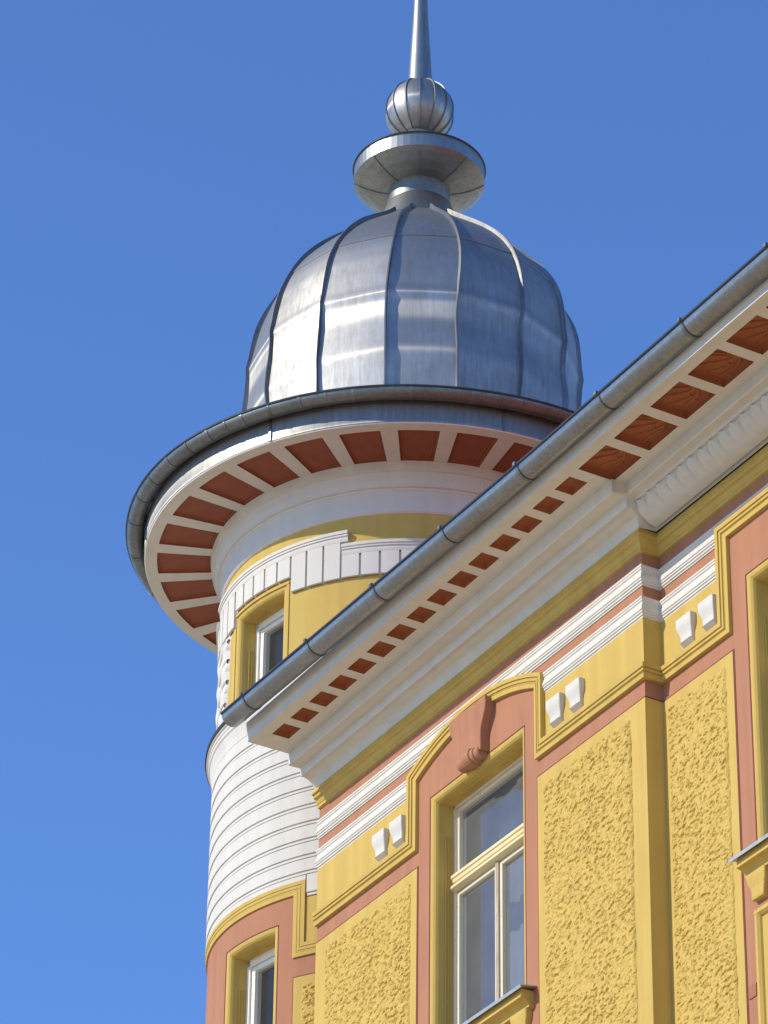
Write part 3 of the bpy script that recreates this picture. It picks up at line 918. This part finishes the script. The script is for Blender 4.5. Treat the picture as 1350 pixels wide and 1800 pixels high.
# white stucco leaf ornament beside the upper window
mb = MB()
def leafy(path, w0, w1, dd=0.035, ribs=True):
    n = len(path); rows = []
    for i, (u, z) in enumerate(path):
        t = i/(n-1); w = (w0+(w1-w0)*t)
        du, dz = (path[min(i+1, n-1)][0]-path[max(i-1, 0)][0])/SU, path[min(i+1, n-1)][1]-path[max(i-1, 0)][1]
        l = math.hypot(du, dz) or 1; nx, nz = -dz/l, du/l
        rows.append([UP(u+nx*w*s_*SU, z+nz*w*s_, dd*h_) for s_, h_ in ((-1, 0), (-0.75, 0.75), (0, 1), (0.75, 0.75), (1, 0))])
    mb.grid(rows, True)
rows = []
for i in range(91):
    z = 17.02+0.87*i/90
    t = (z-17.02)/0.87
    sc = abs(math.sin(t*PI*4.5+0.35))**0.6
    ue = -104.2+4.6*min(1, t*1.9)**0.7-1.3*(1-sc)
    us_ = [-118, -112]+lin(-109, ue, 8)
    row = []
    for k, u in enumerate(us_):
        e = (ue-u)/SU
        rib = math.sin((z*6.0+(u+104)*0.10)*2*PI*0.75)
        d = 0.020*min(1, max(0, e)/0.010)**0.5+0.006*rib*min(1, e/0.03)
        row.append(UP(u, z, max(-0.002, d)))
    rows.append(row)
mb.grid(rows, True)
for zc_ in (17.84, 17.66, 17.47, 17.28, 17.12):
    t = (zc_-17.02)/0.87; ue = -104.2+4.6*min(1, t*1.9)**0.7
    leafy([(ue-0.6, zc_), (ue-2.2, zc_+0.028), (ue-4.5, zc_+0.02), (ue-7.5, zc_-0.04), (ue-10, zc_-0.10)], 0.022, 0.008, 0.030)
mb.build('leaf_ornament', 'white', tur)

# eaves: cove, soffit, panels
mb = MB()
prof = [(2.187, 18.872), (2.183, 18.862), (2.085, 18.862)]
revolve(mb, prof, CB, n=168)
inner = [(1.645, 18.862), (1.640, 18.862), (1.634, 18.785), (1.612, 18.780), (1.606, 18.735), (1.600, 18.700), (1.588, 18.676), (1.588, 18.660), (1.568, 18.655), (1.566, 18.640), (1.556, 18.634), (1.552, 18.455), (1.540, 18.443), (1.53, 18.44)]
revolve(mb, inner, CB, n=240, smooth=False)
NP = 28; stp = 360/NP; hw = 4.55
for i in range(NP):
    c = -80.6+i*stp
    # spokes between the panels
    rows = []
    for u in lin(c+hw, c+stp-hw, 2): rows.append([cyl(0)(u, 18.862, r) for r in (1.645, 2.085)])
    mb.grid(rows, True)
mb.build('eaves_soffit', 'white', tur)
pm = None
for i in range(NP):
    c = -80.6+i*stp
    if pm is None:
        mb = MB()
        n = 5
        def rr(ins, z):
            e = ins/1.86*180/PI
            return [cyl(0)(u, z, 1.645+ins) for u in lin(c-hw+e, c+hw-e, n)]+[cyl(0)(u, z, 2.085-ins) for u in lin(c+hw-e, c-hw+e, n)]
        R4 = [rr(0, 18.862), rr(0.002, 18.878), rr(0.012, 18.888), rr(0.030, 18.885), rr(0.040, 18.889)]
        mb.grid(R4, closed=True); mb.ngon(R4[-1])
        mb.v = [(x-CB[0], y-CB[1], z) for x, y, z in mb.v]
        pm = mb.build('soffit_panel', 'brick', tur)
        pm.location = (CB[0], CB[1], 0)
    else:
        o = pm.copy(); COL.objects.link(o); o.parent = tur
        o.location = (CB[0], CB[1], 0); o.rotation_euler = (0, 0, R_(i*stp))
# zinc fascia, gutter, apron
mb = MB(); revolve(mb, [(2.187, 18.872), (2.192, 18.876), (2.192, 18.90), (2.19, 18.91), (2.195, 19.10), (2.15, 19.14)], CB, n=168)
fa = mb.build('eaves_fascia', 'zinc', tur, origin=CB)
for a in (-61.1, -11.6, -110, 40, 90, 140, 190):
    mb = MB(); box(mb, cyl(2.190), a-0.25, a+0.25, 18.872, 19.10, 0.0, 0.012); mb.build('fascia_seam', 'gutter_old', fa)
GR, GZ, Gr = 2.272, 19.112, 0.073
def gring(a, r, lo, hi, n=14):
    c, s_ = math.cos(R_(a)), math.sin(R_(a))
    dz = 0.010*math.sin(R_(a*3))+0.006*math.sin(R_(a*7+40))
    return [(CB[0]+(GR+r*math.cos(R_(t)))*c, CB[1]+(GR+r*math.cos(R_(t)))*s_, GZ+dz*0.5+r*math.sin(R_(t))) for t in lin(lo, hi, n)]
mb = MB()
angs = lin(-180, 180, 180)
mb.grid([gring(a, Gr, -180, 0) for a in angs], True)
mb.grid([gring(a, Gr-0.004, -180, 0) for a in angs], True)
tg = mb.build('rain_gutter', 'gutter_old', tur)
mb = MB()
tube(mb, [gring(a, Gr, 0, 1, 1)[0] for a in angs], 0.011, 8, caps=False)
mb.build('gutter_bead', 'flash', tg)
ga = [-112, -103, -95.5, -87.7, -81, -74.8, -70, -65.9, -59.6, -53, -47.6, -42.2, -36.5, -31, -26.5, -18.9, -12.9, -8.5, -1, 7, 20, 40, 60, 80, 100, 120, 140, 160, 180, 200, 220, 235]
for i, a in enumerate(ga):
    mb = MB(); w = 0.35 if i % 2 else 0.22
    mb.grid([gring(a+e, Gr+0.003, -182, -2) for e in (-w, w)])
    for e in (-w, w): mb.grid([gring(a+e, Gr+0.004, -182, -2), gring(a+e, Gr-0.001, -182, -2)])
    mb.build('gutter_clip', 'gutter_old', tg)
mb = MB(); revolve(mb, [(2.20, 19.10), (1.9, 19.22), (1.55, 19.38), (1.37, 19.45)], CB, n=120); mb.build('eaves_apron', 'zinc_plain', tur)

# --- onion dome
def shift(z):
    t = sstep(20.35, 21.35, z); return CB[0]+(CF[0]-CB[0])*t, CB[1]+(CF[1]-CB[1])*t
PZ_ = [19.40, 19.70, 20.12, 20.42, 20.69, 20.80, 20.92, 21.10, 21.25, 21.40, 21.55, 21.70, 21.85, 22.00, 22.12, 22.22, 22.30]
PR_ = [1.366, 1.394, 1.434, 1.406, 1.412, 1.406, 1.394, 1.366, 1.320, 1.250, 1.156, 1.036, 0.890, 0.718, 0.570, 0.455, 0.375]
zz_ = np.linspace(19.40, 22.30, 291)
rr0 = np.interp(zz_, PZ_, PR_)
ker = np.exp(-(np.arange(-12, 13)/5.0)**2); ker /= ker.sum()
rr1 = np.convolve(np.pad(rr0, 12, mode='reflect', reflect_type='odd'), ker, mode='valid')
for zc_, h_ in ((20.69, 0.010),): rr1 = rr1+h_*np.exp(-((zz_-zc_)/0.055)**2)      # bends in the sheets
def rad(z): return float(np.interp(z, zz_, rr1))
ND, DST = 15, 24.0
ZJ = 21.385
dome = bpy.data.objects.new('dome', None); COL.objects.link(dome); dome.parent = tur
DSH = -0.018
for i in range(ND):
    a = -64+i*DST
    for z0, z1, off in ((19.40, ZJ, 0.0), (ZJ-0.03, 22.30, 0.006)):
        mb = MB(); rows = []
        nz = int((z1-z0)/0.0125)
        for j in range(nz+1):
            z = z0+(z1-z0)*j/nz
            cx_, cy_ = shift(z); r = rad(z)+DSH+off*max(0, 1-(z-z0)/0.5)
            ww = 0.15*math.sin(z*4.3+i*2.1)
            ww2 = 0.15*math.sin(z*4.3+(i+1)*2.1)
            row = []
            for k in range(9):
                t = k/8
                aa_ = a+ww+(DST+ww2-ww)*t
                ch = math.cos(R_(DST/2))/math.cos(R_(DST*(t-0.5)))     # flat sheet between seams
                f = 0.25+0.75*ch
                f = ch+(1-ch)*0.30
                dent = 0.004*noise.noise(Vector((aa_*0.08, z*2.2, i*3.7)))
                rr_ = r*f/math.cos(0)+dent
                row.append((cx_+rr_*math.cos(R_(aa_)), cy_+rr_*math.sin(R_(aa_)), z))
            rows.append(row)
        mb.grid(rows, True)
        if off:
            mb.grid([rows[0], [(x*0.999+cx_*0.001, y*0.999+cy_*0.001, z-0.003) for x, y, z in rows[0]]])
        mb.build('dome_panel', 'zinc', dome, origin=CB)
    # standing seam
    mb = MB(); rows = []
    nz = 70
    for j in range(nz+1):
        z = 19.40+(22.30-19.40)*j/nz
        cx_, cy_ = shift(z); r = rad(z)+DSH
        ww = 0.15*math.sin(z*4.3+i*2.1)
        an = a+ww
        dr = (rad(z+0.02)-rad(z-0.02))/0.04
        nl = math.hypot(1, dr); nr_, nz_ = 1/nl, -dr/nl
        h_ = 0.034+0.004*math.sin(z*9+i)
        lean = 0.006*math.sin(z*4.1+i*1.7)+0.003
        th = 0.006
        ca, sa = math.cos(R_(an)), math.sin(R_(an))
        def pt(o, h): return (cx_+(r+h*nr_)*ca-sa*o, cy_+(r+h*nr_)*sa+ca*o, z+h*nz_)
        rows.append([pt(-th*1.6, -0.012), pt(-th+lean*0.6, h_*0.6), pt(-th+lean, h_), pt(th+lean, h_), pt(th+lean*0.6, h_*0.6), pt(th*1.6, -0.012)])
    mb.grid(rows, False)
    mb.build('standing_seam', 'seam', dome)

# --- finial
fin = bpy.data.objects.new('finial', None); COL.objects.link(fin); fin.parent = tur
mb = MB()
revolve(mb, [(0.40, 22.255), (0.385, 22.30), (0.372, 22.338), (0.352, 22.342), (0.288, 22.522), (0.276, 22.528), (0.276, 22.70)], CF, n=64)
mb.build('neck', 'zinc_plain', fin)
mb = MB()
revolve(mb, [(0.272, 22.66), (0.275, 22.685), (0.36, 22.700), (0.45, 22.728), (0.53, 22.768), (0.565, 22.793), (0.572, 22.798), (0.572, 22.926), (0.577, 22.930), (0.577, 22.942), (0.30, 23.03), (0.15, 23.20)], CF, n=64, smooth=False)
dk = mb.build('disc', 'zinc_plain', fin)
for a in (-31.5, -75, 15, 60, 120, 180, 240):
    mb = MB()
    rows = [[(CF[0]+r*math.cos(R_(a))-e*math.sin(R_(a)), CF[1]+r*math.sin(R_(a))+e*math.cos(R_(a)), z) for e, r, z in ((-0.005, r0, z0+0.002), (-0.004, r0, z0-0.008), (0.004, r0, z0-0.008), (0.005, r0, z0+0.002))] for r0, z0 in ((0.278, 22.686), (0.36, 22.700), (0.45, 22.728), (0.53, 22.768), (0.565, 22.793))]
    mb.grid(rows); mb.build('disc_seam', 'zinc_plain', dk)
mb = MB()
tube(mb, [(CF[0]+0.577*math.cos(R_(a)), CF[1]+0.577*math.sin(R_(a)), 22.935) for a in lin(0, 360, 64)], 0.009, 8, caps=False)
mb.build('disc_bead', 'flash', dk)
mb = MB(); revolve(mb, [(0.150, 23.12), (0.150, 23.24), (0.165, 23.27), (0.150, 23.30), (0.13, 23.33)], CF, n=40); mb.build('collar', 'zinc_plain', fin)
mb = MB(); zc_, rb = 23.585, 0.298
NB = 14
rows = []
for j in range(25):
    t = -PI/2*0.90+PI*0.955*j/24
    z = zc_+rb*1.04*math.sin(t); r = rb*math.cos(t)
    row = []
    for i in range(NB*4):
        a = 360/NB*(i/4)-30
        f = i % 4; x = (f/4-0.5)*360/NB if f else 360/NB*0.5
        ch = math.cos(R_(180/NB))/math.cos(R_(abs(x)))
        row.append((CF[0]+r*(0.5+0.5*ch)*math.cos(R_(a)), CF[1]+r*(0.5+0.5*ch)*math.sin(R_(a)), z))
    rows.append(row)
mb.grid(rows, True, closed=True)
ball = mb.build('ball', 'zinc', fin, origin=CF)
for i in range(NB):
    mb = MB(); a = R_(360/NB*i-30); rows = []
    for j in range(25):
        t = -PI/2*0.90+PI*0.955*j/24
        nr_, nz_ = math.cos(t), math.sin(t)
        r0, z0 = rb*math.cos(t), zc_+rb*1.04*math.sin(t)
        def pt(e, h): return (CF[0]+(r0+h*nr_)*math.cos(a)-e*math.sin(a), CF[1]+(r0+h*nr_)*math.sin(a)+e*math.cos(a), z0+h*nz_)
        rows.append([pt(-0.004, -0.004), pt(-0.003, 0.011), pt(0.003, 0.011), pt(0.004, -0.004)])
    mb.grid(rows); mb.build('ball_seam', 'seam', ball)
mb = MB()
revolve(mb, [(0.118, 23.84), (0.112, 23.88), (0.092, 24.25), (0.072, 24.60), (0.045, 25.3), (0.012, 26.1), (0.0, 26.13)], CF, n=32)
mb.build('spike', 'zinc_plain', fin)
